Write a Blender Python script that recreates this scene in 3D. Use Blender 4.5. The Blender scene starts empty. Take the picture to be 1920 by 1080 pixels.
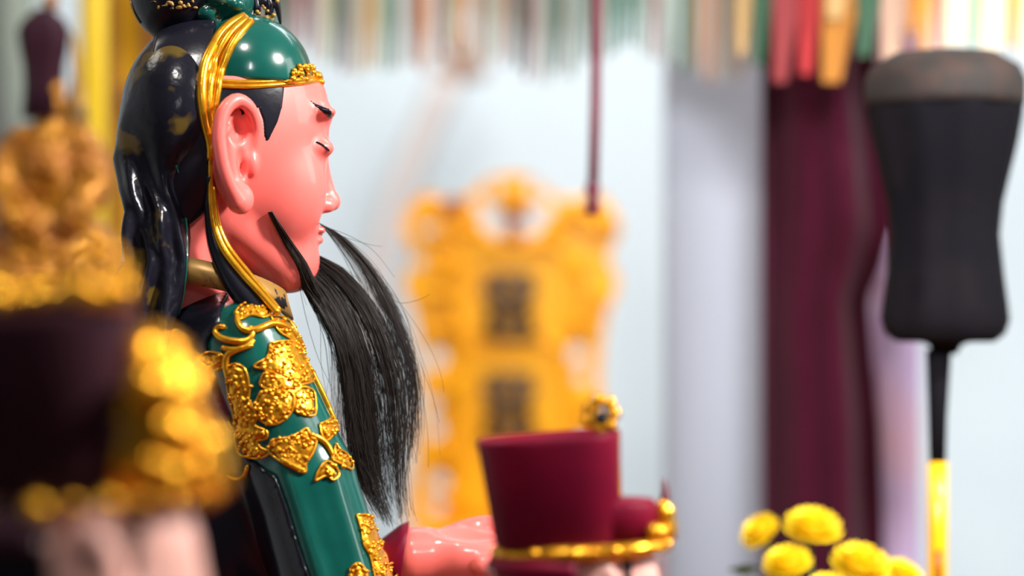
import bpy, bmesh, math, random
import numpy as np
from mathutils import Vector
from mathutils.bvhtree import BVHTree

random.seed(7)
rng = np.random.default_rng(11)
scene = bpy.context.scene
COL = scene.collection

# ------------------------------------------------------------------ camera, world, lights
LENS = 85.0
K = 36.0 / LENS / 1920.0          # metres per pixel per metre of distance
H = 1.55                          # camera height
DS = 2.10                         # distance of the in-focus statue
cam_d = bpy.data.cameras.new('camera')
cam_d.lens = LENS
cam_d.sensor_width = 36
cam_d.clip_start = 0.05
cam_d.dof.use_dof = True
cam_d.dof.focus_distance = 2.075
cam_d.dof.aperture_fstop = 1.75
cam_d.dof.aperture_blades = 0
cam = bpy.data.objects.new('camera', cam_d)
cam.location = (0, 0, H)
cam.rotation_euler = (math.pi / 2, 0, 0)
COL.objects.link(cam)
scene.camera = cam

world = bpy.data.worlds.new('world')
scene.world = world
world.use_nodes = True
wb = world.node_tree.nodes['Background']
wb.inputs[0].default_value = (0.88, 0.94, 1.0, 1)
wb.inputs[1].default_value = 0.06

vs = scene.view_settings
vs.view_transform = 'Standard'
vs.look = 'None'
vs.gamma = 1.0
vs.use_curve_mapping = False
vs.exposure = 0.0


def area(name, loc, target, size, power, color=(1, 1, 1), size_y=None, spread=180):
    d = bpy.data.lights.new(name, 'AREA')
    d.shape = 'RECTANGLE'
    d.size = size
    d.size_y = size_y or size
    d.energy = power
    d.color = color
    d.spread = math.radians(spread)
    o = bpy.data.objects.new(name, d)
    o.location = loc
    o.rotation_euler = (Vector(target) - Vector(loc)).to_track_quat('-Z', 'Y').to_euler()
    COL.objects.link(o)
    return o


# daylight through the tall doorway in the side wall, the hall's ceiling lamps, and two added fills
area('doorway_daylight', (2.85, 2.3, 2.6), (-0.3, 2.2, 1.5), 0.9, 19, (1.0, 0.98, 0.96), 1.4)
area('hall_lamp', (2.0, 1.35, 3.1), (-0.3, 2.0, 1.5), 0.34, 32, (1.0, 0.96, 0.9), spread=80)
area('hall_lamp_small', (-0.2, 0.9, 3.5), (-0.3, 2.1, 1.6), 0.15, 30, (1.0, 0.95, 0.88))
area('column_fill', (0.3, 0.45, 2.3), (0.72, 3.6, 1.42), 0.4, 8, (0.97, 0.98, 1.0), spread=46)  # added narrow fill that brightens the column and tablet
area('side_hall_lamp', (-1.5, 2.55, 3.2), (-0.6, 3.0, 1.6), 0.6, 8, (1.0, 0.95, 0.86))
area('back_wall_fill', (0.3, 3.95, 3.4), (0.3, 5.6, 1.3), 1.6, 108, (0.96, 0.985, 1.0))  # added fill that brightens the back wall


# ------------------------------------------------------------------ materials
def new_mat(name):
    m = bpy.data.materials.new(name)
    m.use_nodes = True
    nt = m.node_tree
    return m, nt, nt.nodes['Principled BSDF']


def mat(name, col, rough=0.45, metal=0.0, col2=None, nscale=40.0, ramp=(0.45, 0.6), coat=0.0,
        bump=0.0, bscale=120.0, spec=0.5, sheen=0.0, distort=0.0, detail=4.0, trans=0.0):
    m, nt, b = new_mat(name)
    b.inputs['Base Color'].default_value = (*col, 1)
    b.inputs['Roughness'].default_value = rough
    b.inputs['Metallic'].default_value = metal
    b.inputs['Coat Weight'].default_value = coat
    b.inputs['Coat Roughness'].default_value = 0.08
    b.inputs['Specular IOR Level'].default_value = spec
    b.inputs['Sheen Weight'].default_value = sheen
    b.inputs['Transmission Weight'].default_value = trans
    tc = nt.nodes.new('ShaderNodeTexCoord')
    if col2 is not None:
        n = nt.nodes.new('ShaderNodeTexNoise')
        n.inputs['Scale'].default_value = nscale
        n.inputs['Detail'].default_value = detail
        n.inputs['Distortion'].default_value = distort
        nt.links.new(tc.outputs['Object'], n.inputs['Vector'])
        r = nt.nodes.new('ShaderNodeValToRGB')
        r.color_ramp.elements[0].position = ramp[0]
        r.color_ramp.elements[1].position = ramp[1]
        r.color_ramp.elements[0].color = (*col, 1)
        r.color_ramp.elements[1].color = (*col2, 1)
        nt.links.new(n.outputs['Fac'], r.inputs['Fac'])
        nt.links.new(r.outputs['Color'], b.inputs['Base Color'])
    if bump > 0:
        n2 = nt.nodes.new('ShaderNodeTexNoise')
        n2.inputs['Scale'].default_value = bscale
        n2.inputs['Detail'].default_value = 3
        nt.links.new(tc.outputs['Object'], n2.inputs['Vector'])
        bp = nt.nodes.new('ShaderNodeBump')
        bp.inputs['Strength'].default_value = bump
        bp.inputs['Distance'].default_value = 0.002
        nt.links.new(n2.outputs['Fac'], bp.inputs['Height'])
        nt.links.new(bp.outputs['Normal'], b.inputs['Normal'])
    return m


def srgb(r, g, b):
    f = lambda c: (c / 255 / 12.92) if c / 255 <= 0.04045 else ((c / 255 + 0.055) / 1.055) ** 2.4
    return (f(r), f(g), f(b))


M = {}
M['skin'] = mat('painted_pink_skin', (0.82, 0.145, 0.125), 0.42, col2=(0.86, 0.165, 0.145), nscale=14, ramp=(0.3, 0.7), spec=0.4, coat=0.4, bump=0.05, bscale=60)
M['skin_pale'] = mat('painted_pale_skin', (0.86, 0.46, 0.39), 0.3, col2=(0.88, 0.52, 0.45), nscale=20, coat=0.3)
M['lip'] = mat('painted_lip', (0.55, 0.08, 0.09), 0.3)
M['black'] = mat('black_lacquer', (0.008, 0.008, 0.014), 0.22, spec=0.28, bump=0.12, bscale=110)
M['veil'] = mat('black_lacquer_with_worn_gold', (0.008, 0.008, 0.014), 0.20, col2=(0.085, 0.055, 0.012), nscale=24, ramp=(0.57, 0.63), spec=0.3, bump=0.5, bscale=70, detail=3)
M['green'] = mat('green_lacquer', (0.003, 0.084, 0.068), 0.20, col2=(0.002, 0.06, 0.048), nscale=25, ramp=(0.4, 0.7), coat=0.3, bump=0.08, bscale=45)
M['green_dark'] = mat('dark_green_lacquer', (0.004, 0.06, 0.045), 0.22, col2=(0.008, 0.012, 0.016), nscale=22, ramp=(0.45, 0.55), coat=0.3, bump=0.1)
M['gold'] = mat('gold_paint', (0.84, 0.42, 0.022), 0.24, 0.75, col2=(0.72, 0.28, 0.008), nscale=90, ramp=(0.4, 0.65), bump=0.15, bscale=160)
M['gold_old'] = mat('tarnished_gold_brocade', (0.38, 0.21, 0.055), 0.4, 0.35, col2=(0.02, 0.016, 0.02), nscale=55, ramp=(0.55, 0.6))
M['hair'] = mat('black_horsehair', (0.016, 0.0105, 0.009), 0.42, spec=0.3)
M['burgundy'] = mat('burgundy_lacquer', (0.17, 0.002, 0.02), 0.5, col2=(0.12, 0.002, 0.018), nscale=9, spec=0.12)
M['maroon'] = mat('dark_maroon_felt', (0.035, 0.006, 0.014), 0.75, col2=(0.028, 0.006, 0.016), nscale=12, spec=0.2)
M['tabgold'] = mat('orange_gilt_wood', (0.92, 0.42, 0.004), 0.36, 0.0, col2=(0.88, 0.36, 0.003), nscale=14, ramp=(0.35, 0.65), spec=0.2)
M['tabred'] = mat('red_brown_wood', (0.30, 0.06, 0.012), 0.4)
M['ink'] = mat('dark_carved_lettering', (0.045, 0.018, 0.006), 0.5, col2=(0.16, 0.07, 0.004), nscale=60)
M['curtain'] = mat('burgundy_velvet', (0.050, 0.0035, 0.014), 0.8, col2=(0.058, 0.004, 0.017), nscale=6, sheen=0.05, spec=0.1)
M['pinkcloth'] = mat('pale_pink_cloth', (0.72, 0.42, 0.52), 0.8, col2=(0.64, 0.48, 0.76), nscale=4, ramp=(0.4, 0.6))
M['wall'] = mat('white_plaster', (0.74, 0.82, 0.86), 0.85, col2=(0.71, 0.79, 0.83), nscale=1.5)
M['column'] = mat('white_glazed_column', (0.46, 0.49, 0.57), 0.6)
M['floor'] = mat('stone_floor', (0.30, 0.27, 0.25), 0.5, col2=(0.24, 0.22, 0.2), nscale=3)
M['ceiling'] = mat('ceiling_paint', (0.5, 0.46, 0.42), 0.9)
M['redwood'] = mat('red_lacquered_wood', (0.25, 0.02, 0.015), 0.35, col2=(0.18, 0.014, 0.012), nscale=7)
M['plume'] = mat('black_feather', (0.0035, 0.003, 0.005), 0.85, col2=(0.006, 0.0045, 0.006), nscale=9, spec=0.1)
M['yellow'] = mat('yellow_lacquer', (0.90, 0.48, 0.01), 0.3, coat=0.2)
M['yellow_post'] = mat('bright_yellow_lacquer', (0.92, 0.62, 0.012), 0.35)
M['tanwood'] = mat('tan_gilt_wood', (0.46, 0.20, 0.035), 0.5, col2=(0.38, 0.14, 0.025), nscale=5)
M['petal'] = mat('yellow_petal', (0.90, 0.66, 0.003), 0.55, col2=(0.86, 0.56, 0.002), nscale=60)
M['leaf'] = mat('green_leaf', (0.06, 0.12, 0.02), 0.5)
M['beige'] = mat('pale_beige_wood', (0.62, 0.56, 0.54), 0.7)
M['brown'] = mat('brown_wood', (0.42, 0.27, 0.20), 0.7)
M['white'] = mat('white_porcelain', (0.8, 0.8, 0.8), 0.25)
M['cloth_dark'] = mat('dark_indigo_robe', (0.012, 0.012, 0.022), 0.5)
M['pearl'] = mat('white_bead', (0.85, 0.82, 0.78), 0.2)
M['wall_tone'] = mat('grey_green_wall_tone', (0.20, 0.23, 0.19), 0.85, col2=(0.16, 0.14, 0.17), nscale=3)
M['brownfeather'] = mat('brown_feather', (0.014, 0.009, 0.007), 0.8, col2=(0.028, 0.012, 0.008), nscale=30)
M['gilt'] = mat('old_gilding', (0.46, 0.19, 0.006), 0.36, 0.35, col2=(0.30, 0.09, 0.004), nscale=25, ramp=(0.4, 0.65))
M['cord'] = mat('dark_red_cord', (0.13, 0.014, 0.03), 0.6)


# ------------------------------------------------------------------ spaces and builders
class Space:
    """A thing's own frame in picture-sized units at its real distance: u to the right, v down, w away."""
    def __init__(self, D, base=(0, 0, 0), scale=1.0, origin=None):
        self.D, self.s = D, K * D * scale
        if origin is None:
            self.o = Vector((-960 * self.s, D, H + 540 * self.s))
        else:                                   # local (u0, v0) sits at picture point (U, V)
            u0, v0, U, V = origin
            self.o = Vector(((U - 960) * K * D - u0 * self.s, D, H + (540 - V) * K * D + v0 * self.s))
        self.base = Vector(base)

    def pts(self, P):
        P = np.asarray(P, float).reshape(-1, 3)
        W = np.empty_like(P)
        W[:, 0] = self.o.x + P[:, 0] * self.s
        W[:, 1] = self.o.y + P[:, 2] * self.s
        W[:, 2] = self.o.z - P[:, 1] * self.s
        return W

    def at(self, u, v, w=0):
        return Vector(self.pts([(u, v, w)])[0])

    def v_of_z(self, z):
        return (self.o.z - z) / self.s


WORLD = None


def link_mesh(name, verts, faces, material, parent=None, smooth=True, space=None, recalc=False):
    verts = np.asarray(verts, float).reshape(-1, 3)
    if space is not None:
        verts = space.pts(verts)
    if parent is not None:
        verts = verts - np.array(parent.location)
    me = bpy.data.meshes.new(name)
    me.from_pydata(verts.tolist(), [], [list(f) for f in faces])
    if recalc:
        bm = bmesh.new(); bm.from_mesh(me)
        bmesh.ops.recalc_face_normals(bm, faces=bm.faces)
        bm.to_mesh(me); bm.free()
    me.materials.append(M[material])
    if smooth:
        me.polygons.foreach_set('use_smooth', [True] * len(me.polygons))
    me.update()
    o = bpy.data.objects.new(name, me)
    COL.objects.link(o)
    if parent is not None:
        o.parent = parent
    return o


def thing(name, label, cat, loc, group=None):
    o = bpy.data.objects.new(name, None)
    o.empty_display_size = 0.05
    o.location = loc
    COL.objects.link(o)
    o['label'] = label
    o['category'] = cat
    if group:
        o['group'] = group
    return o


def tag(o, label, cat, group=None):
    o['label'] = label
    o['category'] = cat
    if group:
        o['group'] = group
    return o


def struct(o):
    o['kind'] = 'structure'
    return o


class MB:
    """Collects simple solids into one mesh."""
    def __init__(self):
        self.v, self.f = [], []

    def add(self, verts, faces):
        n = len(self.v)
        self.v.extend([tuple(p) for p in verts])
        self.f.extend([tuple(i + n for i in f) for f in faces])

    def box(self, a, b):
        (x0, y0, z0), (x1, y1, z1) = a, b
        vs_ = [(x, y, z) for x in (x0, x1) for y in (y0, y1) for z in (z0, z1)]
        self.add(vs_, [(0, 1, 3, 2), (4, 6, 7, 5), (0, 4, 5, 1), (2, 3, 7, 6), (0, 2, 6, 4), (1, 5, 7, 3)])

    def tube(self, path, radii, n=8, flat=1.0, cap=True):
        path = np.asarray(path, float)
        m = len(path)
        if np.isscalar(radii):
            radii = [radii] * m
        T = np.gradient(path, axis=0)
        T /= np.linalg.norm(T, axis=1)[:, None] + 1e-9
        ref = np.array((0.0, 0.0, 1.0))
        if abs(T[0] @ ref) > 0.9:
            ref = np.array((1.0, 0.0, 0.0))
        vs_ = []
        A = ref - (ref @ T[0]) * T[0]
        for i in range(m):
            A = A - (A @ T[i]) * T[i]
            A /= np.linalg.norm(A) + 1e-9
            B = np.cross(T[i], A)
            for k in range(n):
                t = 2 * math.pi * k / n
                vs_.append(path[i] + radii[i] * (math.cos(t) * A * flat + math.sin(t) * B))
        fs = []
        for i in range(m - 1):
            for k in range(n):
                a, b = i * n + k, i * n + (k + 1) % n
                fs.append((a, b, b + n, a + n))
        if cap:
            fs.append(tuple(range(n))[::-1])
            fs.append(tuple((m - 1) * n + k for k in range(n)))
        self.add(vs_, fs)

    def ball(self, c, r, n=8, m=6):
        if np.isscalar(r):
            r = (r, r, r)
        vs_ = [(c[0], c[1], c[2] + r[2])]
        for i in range(1, m):
            p = math.pi * i / m
            for k in range(n):
                t = 2 * math.pi * k / n
                vs_.append((c[0] + r[0] * math.sin(p) * math.cos(t), c[1] + r[1] * math.sin(p) * math.sin(t), c[2] + r[2] * math.cos(p)))
        vs_.append((c[0], c[1], c[2] - r[2]))
        fs = [(0, 1 + k, 1 + (k + 1) % n) for k in range(n)]
        for i in range(m - 2):
            for k in range(n):
                a, b = 1 + i * n + k, 1 + i * n + (k + 1) % n
                fs.append((a, a + n, b + n, b))
        e = len(vs_) - 1
        fs += [(e, 1 + (m - 2) * n + (k + 1) % n, 1 + (m - 2) * n + k) for k in range(n)]
        self.add(vs_, fs)

    def lathe(self, prof, c, n=24, axis='v', squash=1.0, flute=0, fa=0.0):
        """prof: (radius, height) pairs, round the vertical through c (u, v, w)."""
        vs_ = []
        for r, h in prof:
            for k in range(n):
                t = 2 * math.pi * k / n
                rr = r * (1 + fa * math.cos(flute * t)) if flute else r
                vs_.append((c[0] + rr * math.cos(t), c[1] + h, c[2] + rr * squash * math.sin(t)))
        fs = []
        for i in range(len(prof) - 1):
            for k in range(n):
                a, b = i * n + k, i * n + (k + 1) % n
                fs.append((a, b, b + n, a + n))
        fs.append(tuple(range(n))[::-1])
        fs.append(tuple((len(prof) - 1) * n + k for k in range(n)))
        self.add(vs_, fs)

    def build(self, name, material, parent=None, space=None, smooth=True):
        return link_mesh(name, self.v, self.f, material, parent, smooth, space, recalc=True)


def catmull(P, n):
    P = np.asarray(P, float)
    if len(P) == 2:
        t = np.linspace(0, 1, n)[:, None]
        return P[0] * (1 - t) + P[1] * t
    Q = np.vstack([2 * P[0] - P[1], P, 2 * P[-1] - P[-2]])
    d = np.concatenate([[0], np.cumsum(np.linalg.norm(np.diff(P, axis=0), axis=1))])
    ts = np.interp(np.linspace(0, d[-1], n), d, np.arange(len(P)))
    out = []
    for t in ts:
        i = min(int(t), len(P) - 2)
        x = t - i
        a, b, c, e = Q[i], Q[i + 1], Q[i + 2], Q[i + 3]
        out.append(0.5 * (2 * b + (c - a) * x + (2 * a - 5 * b + 4 * c - e) * x * x + (3 * b - a - 3 * c + e) * x ** 3))
    return np.array(out)


# ------------------------------------------------------------------ signed-distance modelling
def ell(p, c, r):
    q = [(p[i] - c[i]) / r[i] for i in range(3)]
    k0 = np.sqrt(q[0] ** 2 + q[1] ** 2 + q[2] ** 2)
    k1 = np.sqrt((q[0] / r[0]) ** 2 + (q[1] / r[1]) ** 2 + (q[2] / r[2]) ** 2)
    return k0 * (k0 - 1) / (k1 + 1e-9)


def cap(p, a, b, ra, rb):
    a, b = np.asarray(a, float), np.asarray(b, float)
    d = b - a
    q = [p[i] - a[i] for i in range(3)]
    h = np.clip((q[0] * d[0] + q[1] * d[1] + q[2] * d[2]) / (d @ d), 0, 1)
    return np.sqrt(sum((q[i] - h * d[i]) ** 2 for i in range(3))) - (ra + (rb - ra) * h)


def chain(p, pts, radii, k=0):
    Q = catmull([tuple(a) + (r,) for a, r in zip(pts, radii)], 4 * len(pts) - 3)
    d = None
    for i in range(len(Q) - 1):
        c = cap(p, Q[i][:3], Q[i + 1][:3], Q[i][3], Q[i + 1][3])
        d = c if d is None else np.minimum(d, c)
    return d


def smin(a, b, k):
    h = np.clip(0.5 + 0.5 * (b - a) / k, 0, 1)
    return b * (1 - h) + a * h - k * h * (1 - h)


def smax(a, b, k):
    return -smin(-a, -b, k)


def sdf_mesh(fn, lo, hi, step):
    ax = [np.arange(lo[i], hi[i] + step, step) for i in range(3)]
    G = np.meshgrid(*ax, indexing='ij')
    d = fn(G).astype(np.float32)
    ins = d < 0
    n = d.shape
    c = (slice(None, -1), slice(1, None))
    corner = [(i, j, k) for i in (0, 1) for j in (0, 1) for k in (0, 1)]
    cnt = sum(ins[c[i], c[j], c[k]].astype(np.int8) for i, j, k in corner)
    act = (cnt > 0) & (cnt < 8)
    idx = -np.ones(act.shape, np.int64)
    I = np.argwhere(act)
    idx[act] = np.arange(len(I))
    acc = np.zeros((len(I), 3)); num = np.zeros(len(I))
    for a in corner:
        for e in range(3):
            if a[e]:
                continue
            b = list(a); b[e] = 1
            da = d[I[:, 0] + a[0], I[:, 1] + a[1], I[:, 2] + a[2]]
            db = d[I[:, 0] + b[0], I[:, 1] + b[1], I[:, 2] + b[2]]
            x = (da < 0) != (db < 0)
            t = np.where(x, da / np.where(x, da - db, 1), 0)
            P = np.tile(np.array(a, float), (len(I), 1)); P[:, e] = t
            acc[x] += P[x]; num[x] += 1
    V = (I + acc / num[:, None]) * step + np.array(lo)
    F = []
    for e in range(3):
        o1, o2 = [(1, 2), (2, 0), (0, 1)][e]
        s0 = [slice(1, -1)] * 3; s0[e] = slice(0, -1)
        s1 = [slice(1, -1)] * 3; s1[e] = slice(1, None)
        A, B = ins[tuple(s0)], ins[tuple(s1)]
        E = np.argwhere(A != B)
        flip = A[tuple(E.T)]
        off = np.ones(3, int); off[e] = 0
        E = E + off
        q = []
        for x, y in ((-1, -1), (0, -1), (0, 0), (-1, 0)):
            J = E.copy(); J[:, o1] += x; J[:, o2] += y
            q.append(idx[J[:, 0], J[:, 1], J[:, 2]])
        q = np.stack(q, 1)
        q[~flip] = q[~flip][:, ::-1]
        F.append(q[(q >= 0).all(1)])
    F = np.concatenate(F)
    for _ in range(2):
        p = [V[:, i] for i in range(3)]
        f0 = fn(p)
        g = np.stack([(fn([p[j] + (0.5 if j == i else 0) for j in range(3)]) - f0) / 0.5 for i in range(3)], 1)
        g2 = (g ** 2).sum(1) + 1e-6
        stepv = np.clip(f0 / g2, -step * 0.6, step * 0.6)
        V = V - g * stepv[:, None]
    return V, F


class Surf:
    """Looks up a sculpted surface under a point, along w."""
    def __init__(self, *meshes, persp=True):
        self.persp = persp
        vs_, fs = [], []
        for V, F in meshes:
            n = len(vs_)
            vs_.extend(V.tolist()); fs.extend((F + n).tolist())
        self.b = BVHTree.FromPolygons(vs_, fs)

    def hit(self, u, v, wg=-100):
        loc = None
        if self.persp:
            e = Vector((960, 540, -1 / K))
            loc, nor, _, _ = self.b.ray_cast(e, (Vector((u, v, 0)) - e).normalized())
            u, v = 960 + (u - 960) * (1 + wg * K), 540 + (v - 540) * (1 + wg * K)
        else:
            loc, nor, _, _ = self.b.ray_cast(Vector((u, v, -2000)), Vector((0, 0, 1)))
        if loc is None:
            loc, nor, _, _ = self.b.find_nearest(Vector((u, v, wg)))
        return np.array(loc), np.array(nor)

    def path(self, pts, n, lift=0.0, wg=-100, smooth=2):
        out = []
        for u, v in catmull(np.asarray(pts, float), n):
            p, q = self.hit(u, v, wg)
            out.append((p + q * lift))
        out = np.array(out)
        for _ in range(smooth):
            out[1:-1] = (out[:-2] + 2 * out[1:-1] + out[2:]) / 4
        return out


def plate(mb, surf, poly, h=4.0, sink=2.0, maxlen=6.0, jit=0.0, wg=-100):
    """A thin raised piece with the outline poly, laid on a surface."""
    bm = bmesh.new()
    f = bm.faces.new([bm.verts.new((u, v, 0)) for u, v in poly])
    bmesh.ops.triangulate(bm, faces=[f])
    for _ in range(6):
        es = [e for e in bm.edges if e.calc_length() > maxlen]
        if not es:
            break
        bmesh.ops.subdivide_edges(bm, edges=es, cuts=1, use_grid_fill=False)
        bmesh.ops.triangulate(bm, faces=bm.faces[:])
    bm.verts.index_update()
    vs_ = []
    for v in bm.verts:
        p, n = surf.hit(v.co.x, v.co.y, wg)
        e = -sink if any(ed.is_boundary for ed in v.link_edges) else h + random.uniform(-jit, jit)
        vs_.append(p + n * e)
    fs = []
    for fc in bm.faces:
        q = [x.index for x in fc.verts]
        fs.append(q)
    bm.free()
    mb.add(vs_, fs)


def inside(pt, poly):
    x, y = pt; c = False
    j = len(poly) - 1
    for i in range(len(poly)):
        xi, yi = poly[i]; xj, yj = poly[j]
        if (yi > y) != (yj > y) and x < (xj - xi) * (y - yi) / (yj - yi) + xi:
            c = not c
        j = i
    return c


# ------------------------------------------------------------------ the room
def box_obj(name, a, b, material, parent=None):
    m = MB(); m.box(a, b)
    return m.build(name, material, parent, smooth=False)


ZA = 0.85      # altar top
struct(box_obj('floor', (-3.2, -2.2, -0.1), (3.2, 6.4, 0.0), 'floor'))
struct(box_obj('ceiling', (-3.2, -2.2, 3.7), (3.2, 6.4, 3.8), 'ceiling'))
struct(box_obj('wall_back', (-3.2, 6.2, 0.0), (3.2, 6.4, 3.7), 'wall'))
struct(box_obj('wall_left', (-3.2, -2.2, 0.0), (-3.0, 6.2, 3.7), 'wall'))
wr = MB()
wr.box((3.0, -2.2, 0), (3.2, 1.2, 3.7)); wr.box((3.0, 3.4, 0), (3.2, 6.2, 3.7)); wr.box((3.0, 1.2, 3.3), (3.2, 3.4, 3.7))
struct(wr.build('wall_right', 'wall', smooth=False))

# ------------------------------------------------------------------ altars
alt = thing('altar_table', 'red lacquered altar table carrying the robed statues', 'table', (0, 1.85, 0))
box_obj('table_top', (-1.0, 1.0, ZA - 0.05), (1.0, 2.72, ZA), 'redwood', alt)
for x in (-0.94, 0.86):
    for y in (1.06, 2.58):
        box_obj('leg', (x, y, 0), (x + 0.08, y + 0.08, ZA - 0.05), 'redwood', alt)
box_obj('apron', (-0.86, 1.07, ZA - 0.2), (0.86, 1.10, ZA - 0.05), 'redwood', alt)

ZB = 1.02
ralt = thing('rear_altar', 'red lacquered altar under the carved orange tablet', 'table', (0.0, 4.5, 0))
box_obj('table_top', (-0.6, 4.1, ZB - 0.05), (0.7, 4.9, ZB), 'redwood', ralt)
for x in (-0.56, 0.58):
    for y in (4.14, 4.78):
        box_obj('leg', (x, y, 0), (x + 0.08, y + 0.08, ZB - 0.05), 'redwood', ralt)

# ================================================================== THE MAIN STATUE
SP = Space(DS)
CA, SA = math.cos(math.radians(24)), math.sin(math.radians(24))
HU = 404.0


def pix(P):
    """Points read off the photograph as (u, v) at a depth w, put into the statue's frame."""
    return [(960 + (u - 960) * (1 + w * K), 540 + (v - 540) * (1 + w * K), w) for u, v, w in P]


def sized(fn, wr):
    g = 1 + wr * K
    return lambda p: fn([960 + (p[0] - 960) / g, 540 + (p[1] - 540) / g, p[2]]) * g


FC = 1.05


def loc_head(p):
    du = p[0] - HU
    f = du * CA + p[2] * SA
    return [np.where(f > 0, f * FC, f), du * SA - p[2] * CA, p[1]]     # forward, towards the near ear, down


def head_uvw(f, l, v):
    f = f / FC if f > 0 else f
    return np.array((HU + f * CA + l * SA, v, f * SA - l * CA))


def skin_fn(p, ears=True):
    q = loc_head(p)
    s = [q[0], np.abs(q[1]), q[2]]
    d = ell(q, (20, 0, 235), (214, 138, 228))
    d = smax(d, 152 - q[2], 8)
    d = smax(d, 300 - p[0], 8)
    d = smin(d, ell(q, (114, 0, 380), (100, 86, 142)), 45)
    d = smin(d, ell(s, (130, 62, 358), (68, 52, 78)), 38)                 # cheeks
    d = smin(d, cap(s, (-6, 62, 412), (140, 22, 502), 30, 37), 30)        # jaw
    d = smin(d, ell(q, (158, 0, 492), (56, 48, 54)), 35)                  # chin
    d = smin(d, cap(q, (-45, 0, 380), (-55, 0, 640), 76, 88), 22)        # neck
    d = smin(d, ell(s, (194, 56, 210), (28, 60, 13)), 24)                 # brow ridge
    d = smax(d, -ell(s, (245, 66, 248), (33, 42, 13)), 18)                # eye hollow
    d = smin(d, ell(s, (188, 64, 277), (32, 38, 19)), 14)                  # closed lid
    d = smin(d, cap(q, (204, 0, 250), (234, 0, 366), 12, 18), 18)         # nose bridge
    d = smin(d, ell(q, (240, 0, 375), (20, 21, 18)), 10)
    d = smin(d, ell(s, (220, 22, 383), (22, 16, 15)), 9)                  # nostril wing
    d = smax(d, -ell(s, (230, 14, 402), (15, 9, 12)), 5)
    d = smin(d, ell(q, (208, 0, 430), (17, 36, 9)), 8)                    # lips
    d = smin(d, ell(q, (205, 0, 449), (17, 30, 9)), 8)
    if not ears:
        return d
    # ears
    s = [s[0] + 15, s[1], s[2] - 12]
    e = ell(s, (8, 122, 285), (36, 20, 84))
    rim = chain(s, [(52, 126, 272), (52, 138, 232), (34, 152, 200), (4, 164, 188), (-22, 172, 210), (-32, 176, 252),
                    (-26, 174, 300), (-11, 168, 340), (8, 158, 370)],
                [8, 10, 12, 13, 13, 13, 13, 14, 17])
    lobe = ell(s, (18, 150, 366), (25, 14, 28))
    web = chain(s, [(0, 126, 215), (-6, 134, 270), (0, 134, 330), (10, 134, 360)], [22, 24, 22, 20])
    e = smin(e, web, 14)
    e = smin(e, rim, 10)
    e = smin(e, lobe, 14)
    e = smax(e, -ell(s, (17, 172, 240), (26, 44, 32)), 5)                 # upper hollow
    e = smin(e, cap(s, (-22, 158, 246), (0, 146, 236), 10, 5), 6)
    e = smax(e, -ell(s, (22, 160, 296), (14, 26, 30)), 6)
    e = smax(e, -cap(s, (24, 166, 305), (25, 160, 338), 10, 7), 4)
    e = smin(e, ell(s, (46, 126, 300), (13, 16, 24)), 8)                  # tragus
    d = smin(d, e, 8)
    d = smax(d, -ell(s, (20, 160, 240), (20, 34, 27)), 5)
    return smax(d, -ell(s, (25, 152, 312), (8, 26, 24)), 4)


skinV, skinF = sdf_mesh(skin_fn, (150, 125, -200), (665, 640, 215), 4.0)
statue_base = SP.at(480, SP.v_of_z(ZA), 0)
statue = thing('deity_statue', 'sharply seen statue with pink face, green cap, long black beard and green gold-trimmed robe', 'statue', statue_base)
link_mesh('head', skinV, skinF, 'skin', statue, space=SP)['label'] = 'glossy pink painted face, ears and neck'
skinS = Surf((skinV, skinF))
faceS = Surf(sdf_mesh(lambda p: skin_fn(p, False), (290, 145, -200), (665, 400, 215), 5.0))

# painted hairline, brows, lids
mb = MB()
plate(mb, faceS, [(398, 150), (535, 148), (533, 172), (530, 200), (522, 228), (513, 246), (505, 263), (499, 267), (494, 252),
                  (492, 225), (484, 203), (470, 188), (452, 180), (432, 184), (420, 230), (398, 260)], 2.0, 1.0, 5)
mb.build('sideburn', 'black', statue, SP)
mb = MB()
plate(mb, skinS, [(576, 183), (590, 193), (604, 198), (616, 202), (622, 208), (622, 222), (615, 221), (606, 213), (594, 202)], 1.6, 0.6, 4, wg=40)
mb.build('eyebrow', 'black', statue, SP)
mb = MB()
mb.tube(skinS.path([(592, 266), (601, 270), (610, 276), (617, 283)], 14, 0.6, wg=20, smooth=0), [1.0] + [2.0] * 12 + [1.2], 6)
mb.build('eyelash_line', 'black', statue, SP)
mb = MB()
for vv, rr in ((434, 8),):
    mb.ball(head_uvw(214, 0, vv), (9, 9, 24), 12, 8)
mb.build('lip', 'lip', statue, SP)


# black hair behind the ear, cap, veil, topknot
def hair_fn(p):
    q = loc_head(p)
    d = ell(q, (5, 0, 240), (212, 141, 210))
    d = smin(d, cap(q, (-70, 0, 300), (-80, 0, 430), 95, 80), 30)
    d = smax(d, p[0] - 412, 5)
    d = smax(d, 300 - p[0], 8)
    d = smax(d, p[1] - (424 - (p[0] - 368) * 0.75), 6)
    return d


def dome_fn(p):
    q = loc_head(p)
    d = ell(q, (58, 0, 146), (134, 138, 122))
    d = smax(d, q[2] - 158, 4)
    return d


VL = ([120, 200, 250, 300, 360, 400, 450, 490, 530, 570, 640, 700], [262, 236, 224, 216, 226, 241, 233, 238, 222, 209, 203, 200],
      [330, 330, 334, 338, 346, 354, 359, 360, 355, 346, 330, 318])


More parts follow.
